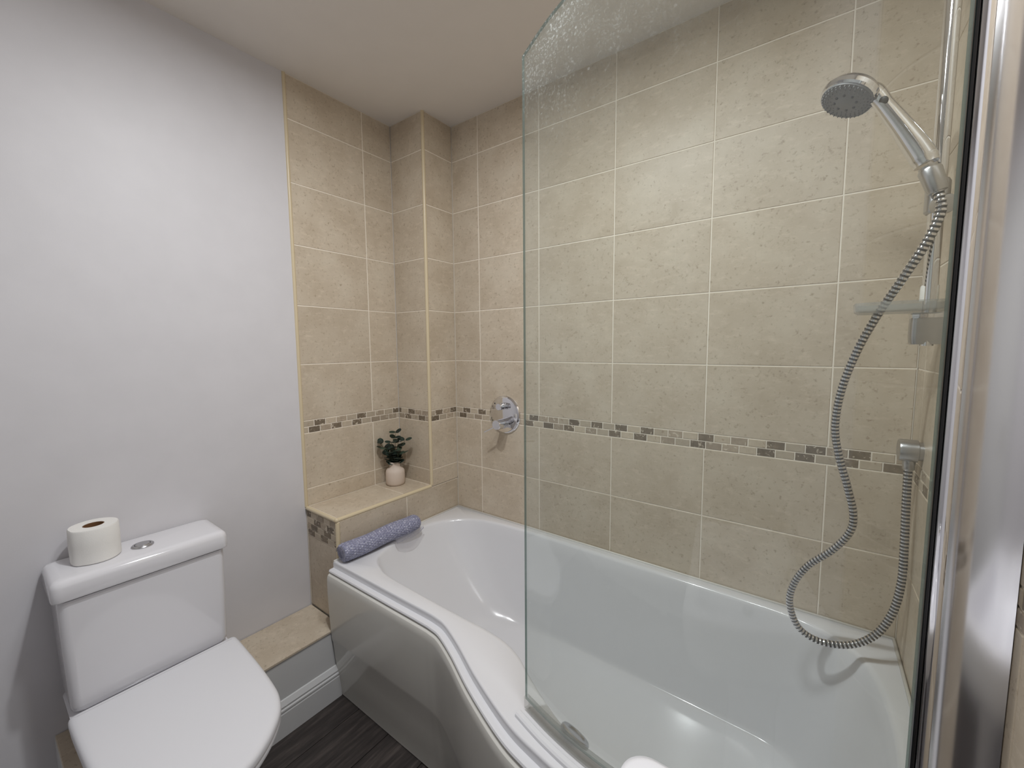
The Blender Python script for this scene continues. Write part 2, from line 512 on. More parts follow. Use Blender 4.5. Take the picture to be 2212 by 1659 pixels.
# right wall tiles
grout(wall_right, XR + GI, XR + 0.008, -1.00, 0.0, RIM - 0.03, CEIL)
YR = [-1.00, -0.7695, -0.4308, -0.092, 0.0]
field(wall_right, 'x-', XR, YR, ROWZ)
field(wall_right, 'x-', XR, YR, [MOS_B, ZB, RIM - 0.012])
mosaic(wall_right, 'x-', XR, -1.00, 0.0, MOS_T, 2, phase=0.01, flip=1)
pl2 = obj('plaster', box(nb(), XR + 0.001, XR + 0.008, YF, -1.005, 0, CEIL), M_WALL); pl2.parent = wall_right

# cream quadrant edge trims
def trim(name, pts, r, label):
    tag(obj(name, tube(nb(), pts, r, 12), M_TRIM, smooth=0.6), label, 'edge trim', kind='structure')
trim('trim_1', [(-0.003, -YL - 0.001, LEDGE), (-0.003, -YL - 0.001, CEIL)], 0.0075, 'cream vertical edge trim where the tiles meet the white wall')
trim('trim_2', [(BX - 0.006, -BY + 0.006, LEDGE), (BX - 0.006, -BY + 0.006, CEIL)], 0.0080, 'cream vertical edge trim on the outer corner of the tiled boxing')
trim('trim_3', [(BX - 0.007, -BY, LEDGE - 0.006), (BX - 0.007, -YL + 0.006, LEDGE - 0.006)], 0.0085, 'cream edge trim along the front of the tiled ledge')
trim('trim_4', [(0.0, -YL + 0.002, LEDGE - 0.006), (BX - 0.010, -YL + 0.002, LEDGE - 0.006)], 0.0085, 'cream edge trim across the near end of the tiled ledge')
trim('trim_5', [(BX - 0.006, -YL + 0.005, RIM - 0.02), (BX - 0.006, -YL + 0.005, LEDGE - 0.016)], 0.0085, 'short cream vertical trim under the ledge corner beside the bath')
cap = nb(); bmesh.ops.create_uvsphere(cap, u_segments=16, v_segments=10, radius=0.0095)
bmesh.ops.translate(cap, verts=cap.verts, vec=(BX - 0.007, -YL + 0.004, LEDGE - 0.006))
tag(obj('trim_6', cap, M_TRIM, smooth=True), 'rounded cream corner cap joining the ledge trims', 'trim cap', kind='structure')

# floor planks, running towards the bath
xp = 0.0
PW = 0.178
k = 0
while xp < XR:
    y0 = YF; cut = YF + 0.35 + 0.42 * (k * 7 % 5)
    for a, b in ((YF, cut), (cut, cut + 1.22), (cut + 1.22, 0.0)):
        b = min(b, 0.0)
        if b - a < 0.02: continue
        wd = min(PW, XR - xp) - 0.0012
        place_tile('plank', floor, 'z+', 0.0, xp, xp + wd, a, b, M_PLANK, gap=0.0012, t=0.005)
    xp += PW; k += 1

# skirting along the low boxing
prof = [(0, 0), (0.016, 0), (0.016, 0.086), (0.0145, 0.089), (0.0145, 0.093), (0.016, 0.096), (0.0155, 0.101), (0.012, 0.104), (0.012, 0.108), (0.0135, 0.112), (0.009, 0.120), (0.004, 0.129), (0, 0.131)]
bm = nb()
loft(bm, [[(BX - 0.004 + a, y, b) for a, b in prof] for y in (-0.697, LOWY)], True, True, True)
tag(obj('baseboard_left', bm, M_WOODWHITE), 'white moulded skirting board along the low boxing by the bath panel', 'skirting', kind='structure')

# door in the front wall
def arch_panel(bm, cx, hw, z0, z1, rise, t, side):
    pts = [(cx - hw, z0), (cx + hw, z0)]
    n = 10
    for i in range(n + 1):
        u = 1 - 2 * i / n
        # the panel top climbs towards the door's middle
        h = rise * math.sin((0.5 - side * u * 0.5) * math.pi / 2)
        pts.append((cx + hw * u, z1 + h))
    return pts
door = empty('door_1', (0.78, YF + 0.02, 0.0))
tag(door, 'white panelled door in the wall facing the bath', 'door', kind='structure')
part('door_leaf', box(nb(), 0.41, 1.15, YF + 0.0, YF + 0.032, 0.008, 1.98, 0.002, 1), M_WOODWHITE, door)
for cx, sd in ((0.60, -1), (0.96, 1)):
    for z0, z1, rise in ((0.2, 0.80, 0.0), (1.0, 1.70, 0.12)):
        outer = arch_panel(None, cx, 0.125, z0, z1, rise, 0, sd)
        bm = nb()
        cz = (z0 + z1) / 2
        rings = []
        for s, yo in ((1.0, 0.032), (0.97, 0.041), (0.90, 0.041), (0.86, 0.034), (0.78, 0.039)):
            rings.append([(cx + (x - cx) * s, YF + yo, cz + (z - cz) * (1 - (1 - s) * 0.4)) for x, z in outer])
        loft(bm, rings, True, False, True)
        part('door_panel', bm, M_WOODWHITE, door)
for x0, x1, z0, z1 in ((0.335, 0.405, 0, 2.06), (1.155, 1.225, 0, 2.06), (0.335, 1.225, 1.99, 2.06)):
    part('door_frame', box(nb(), x0, x1, YF + 0.001, YF + 0.045, z0, z1, 0.004, 1), M_WOODWHITE, door)
h = part('door_handle', lathe(nb(), (1.09, YF + 0.032, 1.02), (0, 1, 0), [(0, 0.025), (0.008, 0.025), (0.01, 0.01), (0.045, 0.01)], 20), M_CHROME, door, 0.6)
part('lever', tube(nb(), [(1.09, YF + 0.072, 1.02), (1.0, YF + 0.072, 1.02)], 0.009, 12), M_CHROME, door, 0.6)

# ------------------------------------------------------------------ downlight, and added fill lamp in the same housing
for i, ((lx, ly), watt, lsize) in enumerate(LIGHTS):
    d = empty('downlight', (lx, ly, CEIL))
    tag(d, ['recessed ceiling downlight over the middle of the room', 'added soft fill lamp in the ceiling over the shower screen'][i], 'downlight', 'ceiling downlights')
    part('bezel', lathe(nb(), (lx, ly, CEIL), (0, 0, -1), [(0.0, 0.046), (0.003, 0.045), (0.005, 0.041), (0.004, 0.034), (0.0, 0.033)], 32, False, False), M_CHROME, d, True)
    part('lens', lathe(nb(), (lx, ly, CEIL), (0, 0, -1), [(0.0, 0.033), (0.002, 0.032)], 32), M_LAMP, d)
    ld = bpy.data.lights.new('downlight_and_fill_lamp', 'AREA')
    ld.shape = 'DISK'; ld.size = lsize
    ld.energy = watt; ld.color = LIGHT_COL; ld.spread = math.radians(177)
    lo = bpy.data.objects.new('lamp', ld); link(lo, d); lo.location = (0, 0, -0.012)

# ------------------------------------------------------------------ bathtub
INNER = [(.42, -.618), (.50, -.638), (.69, -.645), (.87, -.647), (.968, -.646), (1.043, -.654), (1.103, -.675), (1.163, -.712), (1.229, -.749), (1.304, -.784), (1.40, -.815), (1.53, -.825), (1.66, -.805), (1.78, -.735), (1.86, -.60), (1.888, -.42), (1.873, -.222), (1.825, -.121), (1.713, -.058), (1.5, -.046), (1.1, -.042), (.69, -.042), (.47, -.066), (.357, -.125), (.295, -.21), (.278, -.303), (.285, -.42), (.326, -.546), (.365, -.592)]
OUTER = [(.60, -.698), (.75, -.696), (.80, -.697), (.85, -.705), (.937, -.740), (1.054, -.796), (1.186, -.848), (1.27, -.868), (1.40, -.884), (1.55, -.886), (1.70, -.872), (1.82, -.845), (1.927, -.805)]
front = catmull([Vector((x, y, 0)) for x, y in OUTER], False, 8)
front = [Vector((0.2335, -0.702, 0)), Vector((0.3, -0.701, 0)), Vector((0.4, -0.700, 0)), Vector((0.5, -0.699, 0))] + front
outer_loop = front + [Vector((1.927, -0.004, 0)), Vector((0.2335, -0.004, 0))]
inner_loop = catmull([Vector((x, y, 0)) for x, y in INNER], True, 8)
CEN = Vector((1.05, -0.38, 0))
def ray_loop(loop, ang):
    d = Vector((math.cos(ang), math.sin(ang), 0)); best = None
    for a, b in zip(loop, loop[1:] + loop[:1]):
        e = b - a; den = d.x * e.y - d.y * e.x
        if abs(den) < 1e-12: continue
        q = a - CEN
        t = (q.x * e.y - q.y * e.x) / den; u = (q.x * d.y - q.y * d.x) / den
        if t > 0 and -1e-6 <= u <= 1 + 1e-6 and (best is None or t > best): best = t
    return CEN + d * best
angs = [2 * math.pi * k / 288 for k in range(288)]
for c in ((0.2335, -0.702), (0.2335, -0.004), (1.927, -0.004), (1.927, -0.805)):
    a = math.atan2(c[1] - CEN.y, c[0] - CEN.x) % (2 * math.pi)
    kx = min(range(len(angs)), key=lambda i: abs(angs[i] - a)); angs[kx] = a
angs.sort()
T = [ray_loop(inner_loop, a) for a in angs]
O = [ray_loop(outer_loop, a) for a in angs]
def bottom_pt(p):
    x = 0.62 + (p.x - 0.278) * (1.775 - 0.62) / (1.888 - 0.278)
    y = -0.375 + (p.y + 0.375) * (0.80 if p.y > -0.375 else 0.74)
    return Vector((x, y, 0))
B = [bottom_pt(p) for p in T]
bath = empty('bathtub', (1.08, -0.40, 0.0))
tag(bath, 'white P-shaped shower bath with a curved front panel', 'bathtub')
bm = nb()
rings = []
def inward(loop, cen, d): return [p + (cen - p).normalized() * d for p in loop]
SKIRT = inward(O, CEN, 0.001)
# outer drop of the rim, rounded edge, deck, rounded inner edge, side walls, floor
rings.append([Vector((p.x, p.y, RIM - 0.030)) for p in O])
rings.append([Vector((p.x, p.y, RIM - 0.006)) for p in O])
rings.append([Vector((p.x, p.y, RIM - 0.0015)) for p in inward(O, CEN, 0.0018)])
rings.append([Vector((p.x, p.y, RIM)) for p in inward(O, CEN, 0.006)])
rings.append([Vector((p.x, p.y, RIM)) for p in inward(T, CEN, -0.012)])
for d, dz in ((-0.005, 0.001), (0.001, 0.0045), (0.005, 0.011)):
    rings.append([Vector((p.x, p.y, RIM - dz)) for p in inward(T, CEN, d)])
FZ = 0.165
for s, zf in ((0.06, 0.88), (0.16, 0.74), (0.30, 0.56), (0.46, 0.38), (0.60, 0.25), (0.72, 0.155), (0.82, 0.09), (0.91, 0.045), (1.0, 0.018), (1.10, 0.004)):
    z = FZ + (RIM - 0.011 - FZ) * zf
    rings.append([Vector((*(t.lerp(b, s)).xy, z)) for t, b in zip(inward(T, CEN, 0.006), B)])
fc = Vector((1.22, -0.38, 0))
last = rings[-1]
for s in (0.8, 0.5, 0.2):
    rings.append([Vector((fc.x + (p.x - fc.x) * s, fc.y + (p.y - fc.y) * s, FZ - 0.004 * (1 - s))) for p in last])
loft(bm, rings, True, False, True)
part('tub', bm, M_ACRYL, bath, 0.9)

# front panel: lip bead, then the panel that follows the bulge
fl = [ray for ray in front]
def offset_curve(P, d):
    out = []
    for i, p in enumerate(P):
        t = (P[min(i + 1, len(P) - 1)] - P[max(i - 1, 0)]).normalized()
        n = Vector((t.y, -t.x, 0))   # to the right of travel, i.e. towards -y
        q = p + n * d
        q.x = min(max(q.x, 0.2335), 1.927)
        out.append(q)
    return out
bm = nb()
sec = [(-0.004, 0.522), (0.014, 0.523), (0.019, 0.5255), (0.020, 0.529), (0.018, 0.5330), (0.013, 0.5350), (-0.001, 0.5355), (-0.004, 0.535)]
loft(bm, [[Vector((*q.xy, z)) for q in offset_curve(fl, d)] for d, z in sec + sec[:1]], False)
part('rim_bead', bm, M_ACRYL, bath, 0.7)
bm = nb()
sec = [(0.004, 0.5205), (0.012, 0.5210), (0.019, 0.5195), (0.0245, 0.515), (0.0275, 0.507), (0.0285, 0.492), (0.0285, 0.44), (0.026, 0.35), (0.0215, 0.262), (0.0200, 0.248), (0.0165, 0.238), (0.010, 0.16), (0.0, 0.07), (-0.006, 0.012), (-0.006, 0.003), (-0.012, 0.003)]
rg = [[Vector((*q.xy, z)) for q in offset_curve(fl, d)] for d, z in sec]
back = [[Vector((q.x, q.y + 0.010, q.z)) for q in r] for r in reversed(rg)]
loft(bm, rg + back + rg[:1], False)
part('front_panel', bm, M_PANEL, bath, 0.5)
# silicone bead where the rim meets the tiles
bm = nb()
tube(bm, [(0.236, -0.700, 0.561), (0.236, -0.005, 0.561)], 0.004, 8)
tube(bm, [(0.236, -0.005, 0.561), (1.926, -0.005, 0.561)], 0.004, 8)
tube(bm, [(1.926, -0.005, 0.561), (1.926, -0.79, 0.561)], 0.004, 8)
part('sealant', bm, M_SILICONE, bath, True)
# overflow cover on the inner edge and waste on the floor
ofl = part('overflow', lathe(nb(), (1.330, -0.784, 0.547), (0.25, 0.62, 0.74), [(0.0, 0.034), (0.006, 0.034), (0.009, 0.031), (0.0095, 0.022), (0.007, 0.020), (0.008, 0.0)], 32, True, False), M_CHROME_D, bath, 0.5)
part('waste', lathe(nb(), (1.70, -0.40, FZ - 0.001), (0, 0, 1), [(0.0, 0.036), (0.003, 0.034), (0.004, 0.026), (0.006, 0.025), (0.009, 0.0)], 32, True, False), M_CHROME, bath, 0.5)

# ------------------------------------------------------------------ shower screen
scr = empty('shower_screen', (1.53, -0.82, 0.575))
tag(scr, 'curved frameless glass bath screen with limescale, hinged on a chrome profile', 'shower screen')
arc = catmull([(1.214, -.797, 0), (1.30, -.820, 0), (1.40, -.836, 0), (1.53, -.842, 0), (1.66, -.830, 0), (1.76, -.806, 0), (1.842, -.766, 0)], False, 10)
S = [0.0]
for a, b in zip(arc, arc[1:]): S.append(S[-1] + (b - a).length)
ztop = lambda s: 2.028 - 0.062 * (1 - min(s, 0.30) / 0.30) ** 2
GB = 0.586
th = 0.003
La, Lb = offset_curve(arc, th), offset_curve(arc, -th)
bm = nb()
def sheet(L):
    cols = []
    for p, s in zip(L, S):
        cols.append([bm.verts.new((p.x, p.y, GB + (ztop(s) - GB) * t)) for t in (0, 0.25, 0.5, 0.75, 1.0)])
    return cols
ca, cb = sheet(La), sheet(Lb)
for c in (ca, cb):
    for i in range(len(c) - 1):
        for j in range(4): bm.faces.new((c[i][j], c[i + 1][j], c[i + 1][j + 1], c[i][j + 1]))
def edge(f): f.material_index = 1
for i in range(len(ca) - 1):
    edge(bm.faces.new((ca[i][4], ca[i + 1][4], cb[i + 1][4], cb[i][4])))
    edge(bm.faces.new((ca[i][0], cb[i][0], cb[i + 1][0], ca[i + 1][0])))
for i in (0, len(ca) - 1):
    for j in range(4): edge(bm.faces.new((ca[i][j], ca[i][j + 1], cb[i][j + 1], cb[i][j])))
part('glass', bm, [M_GLASS, M_GLASSEDGE], scr, 0.6)
# clear bottom seal with its drip rail on the rim
bm = nb()
ring = []
for d, z in ((-0.006, 0.566), (0.006, 0.566), (0.0065, 0.592), (0.0045, 0.594), (-0.0045, 0.594), (-0.0065, 0.592), (-0.006, 0.566)):
    ring.append([Vector((*q.xy, z)) for q in offset_curve(arc[:-2], d)])
loft(bm, ring, False)
part('bottom_seal', bm, M_CLEARPL, scr, 0.5)
bm = nb()
ring = []
for d, z in ((0.016, 0.5605), (0.034, 0.5605), (0.033, 0.566), (0.029, 0.569), (0.020, 0.569), (0.017, 0.566), (0.016, 0.5605)):
    ring.append([Vector((*q.xy, z)) for q in offset_curve(arc[:-4], d)])
loft(bm, ring, False)
part('drip_rail', bm, M_ACRYL, scr, 0.5)
# black pivot gasket, pivot post, curved wall profile
part('gasket', box(nb(), 1.8450, 1.8492, -0.766, -0.752, 0.575, 2.03, 0.001, 1), M_BLACK, scr)
part('pivot_post', box(nb(), 1.8495, 1.8630, -0.766, -0.735, 0.572, 2.032, 0.003, 3), M_CHROME, scr, 0.5)
A0, A1 = Vector((1.864, -0.714, 0)), Vector((1.9300, -0.747, 0))
half = math.radians(15)
ch = A1 - A0; R_ = ch.length / (2 * math.sin(half)); mid = (A0 + A1) / 2
nrm = Vector((ch.y, -ch.x, 0)).normalized()    # towards the room
cen = mid - nrm * R_ * math.cos(half)
a_mid = math.atan2(nrm.y, nrm.x)
sect = [cen + Vector((math.cos(a_mid + t), math.sin(a_mid + t), 0)) * R_ for t in [(-half + 2 * half * k / 16) for k in range(17)]]
sect += [Vector((1.9300, -0.690, 0)), Vector((1.864, -0.690, 0))]
bm = nb()
loft(bm, [[Vector((p.x, p.y, z)) for p in sect] for z in (0.566, 2.035)], True, True, True)
part('wall_profile', bm, M_PROFILE, scr, 0.5)

# ------------------------------------------------------------------ shower riser rail, soap dish
RX, RY = 1.896, -0.300
rail = empty('shower_rail', (RX, RY, 1.39))
tag(rail, 'chrome shower riser rail with slider and soap dish on the right wall', 'shower rail')
def ellipse_tube(bm, x, y, z0, z1, a, b, n=20):
    loft(bm, [[(x + a * math.cos(2 * math.pi * k / n), y + b * math.sin(2 * math.pi * k / n), z) for k in range(n)] for z in (z0, z1)], True, True, True)
    return bm
part('rail', ellipse_tube(nb(), RX, RY, 1.385, 2.16, 0.0125, 0.0165), M_CHROME, rail, 0.6)
for z0, z1 in ((1.388, 1.442), (2.12, 2.17)):
    bm = nb()
    o_ = rrect(RX + 0.004, RY, 0.031, 0.017, 0.010)
    loft(bm, [[(x + s * 0.1 * (RX - x), RY + (y - RY) * (1 - 0.12 * s), z) for x, y in o_] for s, z in ((1, z0), (0.3, z0 + 0.006), (0, z0 + 0.02), (0, z1 - 0.012), (0.25, z1))], True, True, True)
    bk = part('bracket', bm, M_CHROME_D, rail, 0.7)
    if z0 < 2:
        part('collar', box(nb(), RX - 0.026, RX + 0.028, RY - 0.019, RY + 0.019, z1, z1 + 0.012, 0.002, 2), M_CHROME, rail, 0.6)
bm = nb()
# shallow clear soap dish clamped above the bottom bracket
dish = rrect(RX - 0.045, RY, 0.075, 0.050, 0.03, 8)
cx_, cy_ = RX - 0.045, RY
loft(bm, [[(cx_ + (x - cx_) * s, cy_ + (y - cy_) * s, z) for x, y in dish] for s, z in ((0.90, 1.456), (0.98, 1.460), (1.0, 1.478), (0.97, 1.478), (0.94, 1.464), (0.86, 1.461))], True, True, True)
part('soap_dish', bm, M_CLEARPL, rail, 0.6)
part('clamp', lathe(nb(), (RX, RY, 1.478), (0, 0, 1), [(0.0, 0.0145), (0.03, 0.0145), (0.034, 0.012)], 20), M_SILICONE, rail, 0.6)
# slider that carries the handset
bm = nb()
lathe(bm, (RX, RY, 1.655), (0, 0, 1), [(0.0, 0.016), (0.004, 0.019), (0.060, 0.019), (0.066, 0.016)], 24)
sl = part('slider', bm, M_CHROME_D, rail, 0.6)
lathe_b = lathe(nb(), (RX + 0.002, RY - 0.012, 1.668), (0.35, -0.85, -0.15), [(0.0, 0.017), (0.018, 0.019), (0.024, 0.017), (0.026, 0.010)], 24)
part('slider_knob', lathe_b, M_CHROME_D, rail, 0.6)
HD = Vector((0.0245, 0.0, -0.075)).normalized()   # handset handle runs down this way
part('cradle', lathe(nb(), Vector((1.8765, RY - 0.030, 1.738)), HD, [(0.0, 0.0165), (0.004, 0.0185), (0.046, 0.0165), (0.050, 0.0145)], 24), M_CHROME_D, rail, 0.6)

# ------------------------------------------------------------------ shower handset
HY = RY - 0.030
hs = empty('shower_handset', (1.874, HY, 1.745))
tag(hs, 'chrome shower handset with a round grey spray face, held on the rail', 'shower head')
hp = catmull([(1.8885, HY, 1.699), (1.878, HY, 1.732), (1.866, HY, 1.764), (1.846, HY, 1.804), (1.825, HY, 1.843), (1.804, HY, 1.880), (1.786, HY, 1.910), (1.762, HY + 0.004, 1.936)], False, 6)
rad = []
for i in range(len(hp)):
    t = i / (len(hp) - 1)
    keys = [(0, .0120), (.13, .0130), (.2, .0150), (.26, .0215), (.40, .0205), (.6, .0175), (.75, .0155), (.88, .0185), (1, .013)]
    for (a, ra), (b, rb) in zip(keys, keys[1:]):
        if a <= t <= b: rad.append(ra + (rb - ra) * (t - a) / (b - a)); break
# grip is split: connector below, handle above
cut = 9
part('connector', tube(nb(), hp[:cut], rad[:cut], 20), M_CHROME_D, hs, 0.7)
part('handle', tube(nb(), hp[cut:], [0.0200] + rad[cut + 1:], 20), M_CHROME, hs, 0.7)
HC = Vector((1.744, HY, 1.922))
HA = Vector((-0.41, -0.26, -0.87)).normalized()
hd = part('spray_head', lathe(nb(), HC + HA * -0.026, HA, [(0.0, 0.008), (0.003, 0.025), (0.008, 0.039), (0.015, 0.0485), (0.024, 0.0535), (0.033, 0.0535), (0.037, 0.051), (0.037, 0.046)], 40, True, True), M_CHROME, hs, 0.5)
face = part('spray_face', lathe(nb(), HC + HA * 0.0105, HA, [(0.0, 0.0490), (0.003, 0.0480), (0.004, 0.036), (0.0055, 0.030), (0.0055, 0.020), (0.007, 0.017), (0.0078, 0.0)], 40, True, False), M_MGREY, hs, 0.5)
fa, fb = frame_from(HA)
bm = nb(); bd = nb()
for rr, n in ((0.0450, 34), (0.0400, 28), (0.0340, 24), (0.028, 18)):
    for k in range(n):
        a = 2 * math.pi * k / n + rr * 90
        c = HC + HA * 0.0130 + (fa * math.cos(a) + fb * math.sin(a)) * rr
        lathe(bm, c, HA, [(0.0, 0.0016), (0.0042, 0.0011)], 6)
part('nozzles', bm, M_MGREY, hs, True)
for k in range(8):
    a = 2 * math.pi * k / 8
    c = HC + HA * 0.0145 + (fa * math.cos(a) + fb * math.sin(a)) * 0.0205
    part('jet', lathe(nb(), c, HA, [(0.0, 0.0028), (0.0035, 0.0026), (0.0038, 0.0)], 10, True, False), M_DGREY, hs, True)
c = HC + HA * 0.010 + Vector((0.046, -0.010, -0.010))
part('spray_lever', lathe(nb(), c, HA, [(0.0, 0.007), (0.008, 0.006), (0.010, 0.003)], 14), M_MGREY, hs, True)
part('badge', lathe(nb(), (1.799, HY - 0.0160, 1.886), (-0.45, -0.75, -0.45), [(0.0, 0.0085), (0.0015, 0.0075), (0.0015, 0.0)], 20, True, False), M_DGREY, hs, True)

# ------------------------------------------------------------------ shower hose
HOSE = [(1.8885, -0.330, 1.699), (1.896, -0.334, 1.672), (1.8965, -0.333, 1.644), (1.8825, -0.326, 1.5959), (1.8545, -0.312, 1.5324), (1.8213, -0.285, 1.4604), (1.7894, -0.27, 1.377), (1.7657, -0.255, 1.2823), (1.7583, -0.24, 1.1892), (1.7694, -0.235, 1.1141), (1.7894, -0.23, 1.0401), (1.8047, -0.225, 0.9711), (1.8004, -0.22, 0.9205), (1.7697, -0.21, 0.8612), (1.7211, -0.2, 0.7985), (1.692, -0.195, 0.7336), (1.6861, -0.19, 0.6709), (1.7088, -0.185, 0.6093), (1.7562, -0.18, 0.5863), (1.819, -0.175, 0.6009), (1.868, -0.165, 0.6434), (1.8985, -0.155, 0.7101), (1.9110, -0.15, 0.7937), (1.9115, -0.145, 0.8886), (1.9095, -0.142, 0.982), (1.9085, -0.14, 1.055), (1.9085, -0.14, 1.094)]
path = resample(catmull(HOSE, False, 40), 0.00225)
rr = [0.0080, 0.0090, 0.0090, 0.0080]
hose = obj('shower_hose', tube(nb(), path, [rr[i % 4] for i in range(len(path))], 14, True, lambda i: 1 if i % 4 >= 2 else 0), [M_CHROME, M_DGREY], smooth=True)
tag(hose, 'ribbed chrome shower hose looping from wall outlet to handset', 'hose')

# ------------------------------------------------------------------ wall outlet elbow
ow = empty('wall_outlet', (XR, -0.14, 1.125))
tag(ow, 'cylindrical chrome water outlet on the right wall feeding the hose', 'wall outlet')
part('body', lathe(nb(), (XR + 0.001, -0.14, 1.128), (-1, 0, 0), [(0.0, 0.0225), (0.008, 0.0225), (0.010, 0.0275), (0.040, 0.0275), (0.0435, 0.0265), (0.045, 0.024)], 36), M_CHROME_D, ow, 0.5)
part('hose_nut', lathe(nb(), (1.9085, -0.14, 1.104), (0, 0, -1), [(0.0, 0.0125), (0.010, 0.0125), (0.012, 0.0115), (0.022, 0.0115), (0.024, 0.010)], 24), M_CHROME_D, ow, 0.5)

# ------------------------------------------------------------------ shower valve
VX, VZ = 0.548, 1.073
va = empty('shower_valve', (VX, 0.0, VZ))
tag(va, 'round chrome concealed shower valve with two knobs on the mosaic band', 'shower valve')
part('plate', lathe(nb(), (VX, 0.0, VZ), (0, -1, 0), [(0.0, 0.090), (0.004, 0.0895), (0.0085, 0.086), (0.011, 0.082), (0.012, 0.078)], 56), M_CHROME, va, 0.25)
ku = part('diverter_knob', lathe(nb(), (VX + 0.004, -0.011, VZ + 0.043), (0, -1, 0), [(0.0, 0.0165), (0.012, 0.0165), (0.013, 0.0145), (0.018, 0.0145), (0.019, 0.0165), (0.044, 0.0165), (0.046, 0.015)], 32), M_CHROME, va, 0.5)
kl = part('temperature_knob', lathe(nb(), (VX + 0.008, -0.011, VZ - 0.037), (0, -1, 0), [(0.0, 0.0235), (0.020, 0.0235), (0.021, 0.020), (0.026, 0.020), (0.027, 0.0235), (0.066, 0.0235), (0.069, 0.0215)], 36), M_CHROME, va, 0.5)
part('lever', tube(nb(), [(VX - 0.006, -0.068, VZ - 0.047), (VX - 0.066, -0.076, VZ - 0.078)], [0.0038, 0.0034], 12), M_CHROME, va, 0.6)
part('indicator', lathe(nb(), (VX - 0.052, -0.0112, VZ + 0.050), (0, -1, 0), [(0.0, 0.004), (0.001, 0.0038)], 12), M_DGREY, va)

# ------------------------------------------------------------------ plant in a vase
PX, PY = 0.070, -0.272
plant = empty('potted_eucalyptus', (PX, PY, LEDGE + 0.0005))
tag(plant, 'small artificial eucalyptus in a pale stoneware vase on the ledge', 'potted plant')
vz = LEDGE + 0.0005
part('vase', lathe(nb(), (PX, PY, vz), (0, 0, 1), [(0.0, 0.038), (0.003, 0.042), (0.012, 0.0455), (0.040, 0.0460), (0.062, 0.0455), (0.072, 0.043), (0.080, 0.036), (0.083, 0.030), (0.087, 0.0265), (0.097, 0.0255), (0.108, 0.0260), (0.113, 0.0275), (0.114, 0.0255), (0.108, 0.0225), (0.09, 0.0215)], 40, True, True), M_VASE, plant, True)
def leaf_bm(c, nrm, size, tipdir):
    bm = nb(); nrm = nrm.normalized()
    u = (tipdir - nrm * tipdir.dot(nrm)).normalized(); v = nrm.cross(u)
    rings = []
    n = 12
    for rr_, dz in ((0.0, -0.10), (0.55, -0.04), (1.0, 0.07)):
        rings.append([c + u * (math.cos(2 * math.pi * k / n) * size * rr_) + v * (math.sin(2 * math.pi * k / n) * size * 0.82 * rr_) + nrm * dz * size for k in range(n)])
    top = [[q for q in r] for r in rings[1:]]
    ct = bm.verts.new(rings[0][0]); cb_ = bm.verts.new(rings[0][0] - nrm * 0.0008)
    vt = [[bm.verts.new(q) for q in r] for r in top]; vb = [[bm.verts.new(q - nrm * 0.0008) for q in r] for r in top]
    for vv, cc in ((vt, ct), (vb, cb_)):
        for k in range(n):
            bm.faces.new((cc, vv[0][k], vv[0][(k + 1) % n]))
            bm.faces.new((vv[0][k], vv[1][k], vv[1][(k + 1) % n], vv[0][(k + 1) % n]))
    for k in range(n): bm.faces.new((vt[1][k], vt[1][(k + 1) % n], vb[1][(k + 1) % n], vb[1][k]))
    return bm
# image-right on this ledge runs towards (0.8, 0.6); stems lean by that much
IR = Vector((0.80, 0.60, 0)); IN = Vector((-0.60, 0.80, 0))
neck = Vector((PX, PY, vz + 0.085))
STEMS = [  # (lean right, lean back, height, leaf start, pairs)
    (0.006, 0.006, 0.172, 0.22, 6), (-0.070, -0.012, 0.128, 0.30, 4), (0.052, 0.004, 0.135, 0.30, 4), (-0.030, -0.030, 0.100, 0.25, 4),
    (0.030, -0.034, 0.092, 0.25, 4), (0.012, 0.030, 0.120, 0.3, 4), (-0.008, -0.022, 0.128, 0.3, 4), (0.024, -0.012, 0.070, 0.35, 3), (-0.026, 0.008, 0.072, 0.35, 3)]
rl = random.Random(3)
for si, (lr, lb, hh, st, npair) in enumerate(STEMS):
    b0 = neck + IR * lr * 0.08 + IN * lb * 0.08
    sp = catmull([b0, neck + IR * lr * 0.42 + IN * lb * 0.4 + Vector((0, 0, hh * 0.5)), neck + IR * lr + IN * lb + Vector((0, 0, hh))], False, 8)
    so = part('stem', tube(nb(), sp, [0.0016 - 0.0008 * i / (len(sp) - 1) for i in range(len(sp))], 6), M_STEM, plant, True)
    for j in range(npair):
        t = st + (0.97 - st) * j / (npair - 1)
        c = sp[min(len(sp) - 1, int(t * (len(sp) - 1) + 0.5))]
        ang = j * 1.45 + si * 0.9
        for sgn in (1, -1):
            d = (IR * math.cos(ang) + IN * math.sin(ang)) * sgn
            size = (0.0205 if t < 0.65 else 0.0162) * rl.uniform(0.85, 1.1)
            cc = c + d * (size * 1.15) + Vector((0, 0, 0.004))
            if cc.x < size + 0.004: cc.x = size + 0.004
            nrm_ = (Vector((0, 0, 1)) - d * rl.uniform(0.15, 0.6) - IN * rl.uniform(-0.1, 0.5))
            lo = obj('leaf', leaf_bm(cc, nrm_, size, d), M_LEAF, None, True)
            lo.data.transform(Matrix.Translation(-plant.location)); lo.parent = so

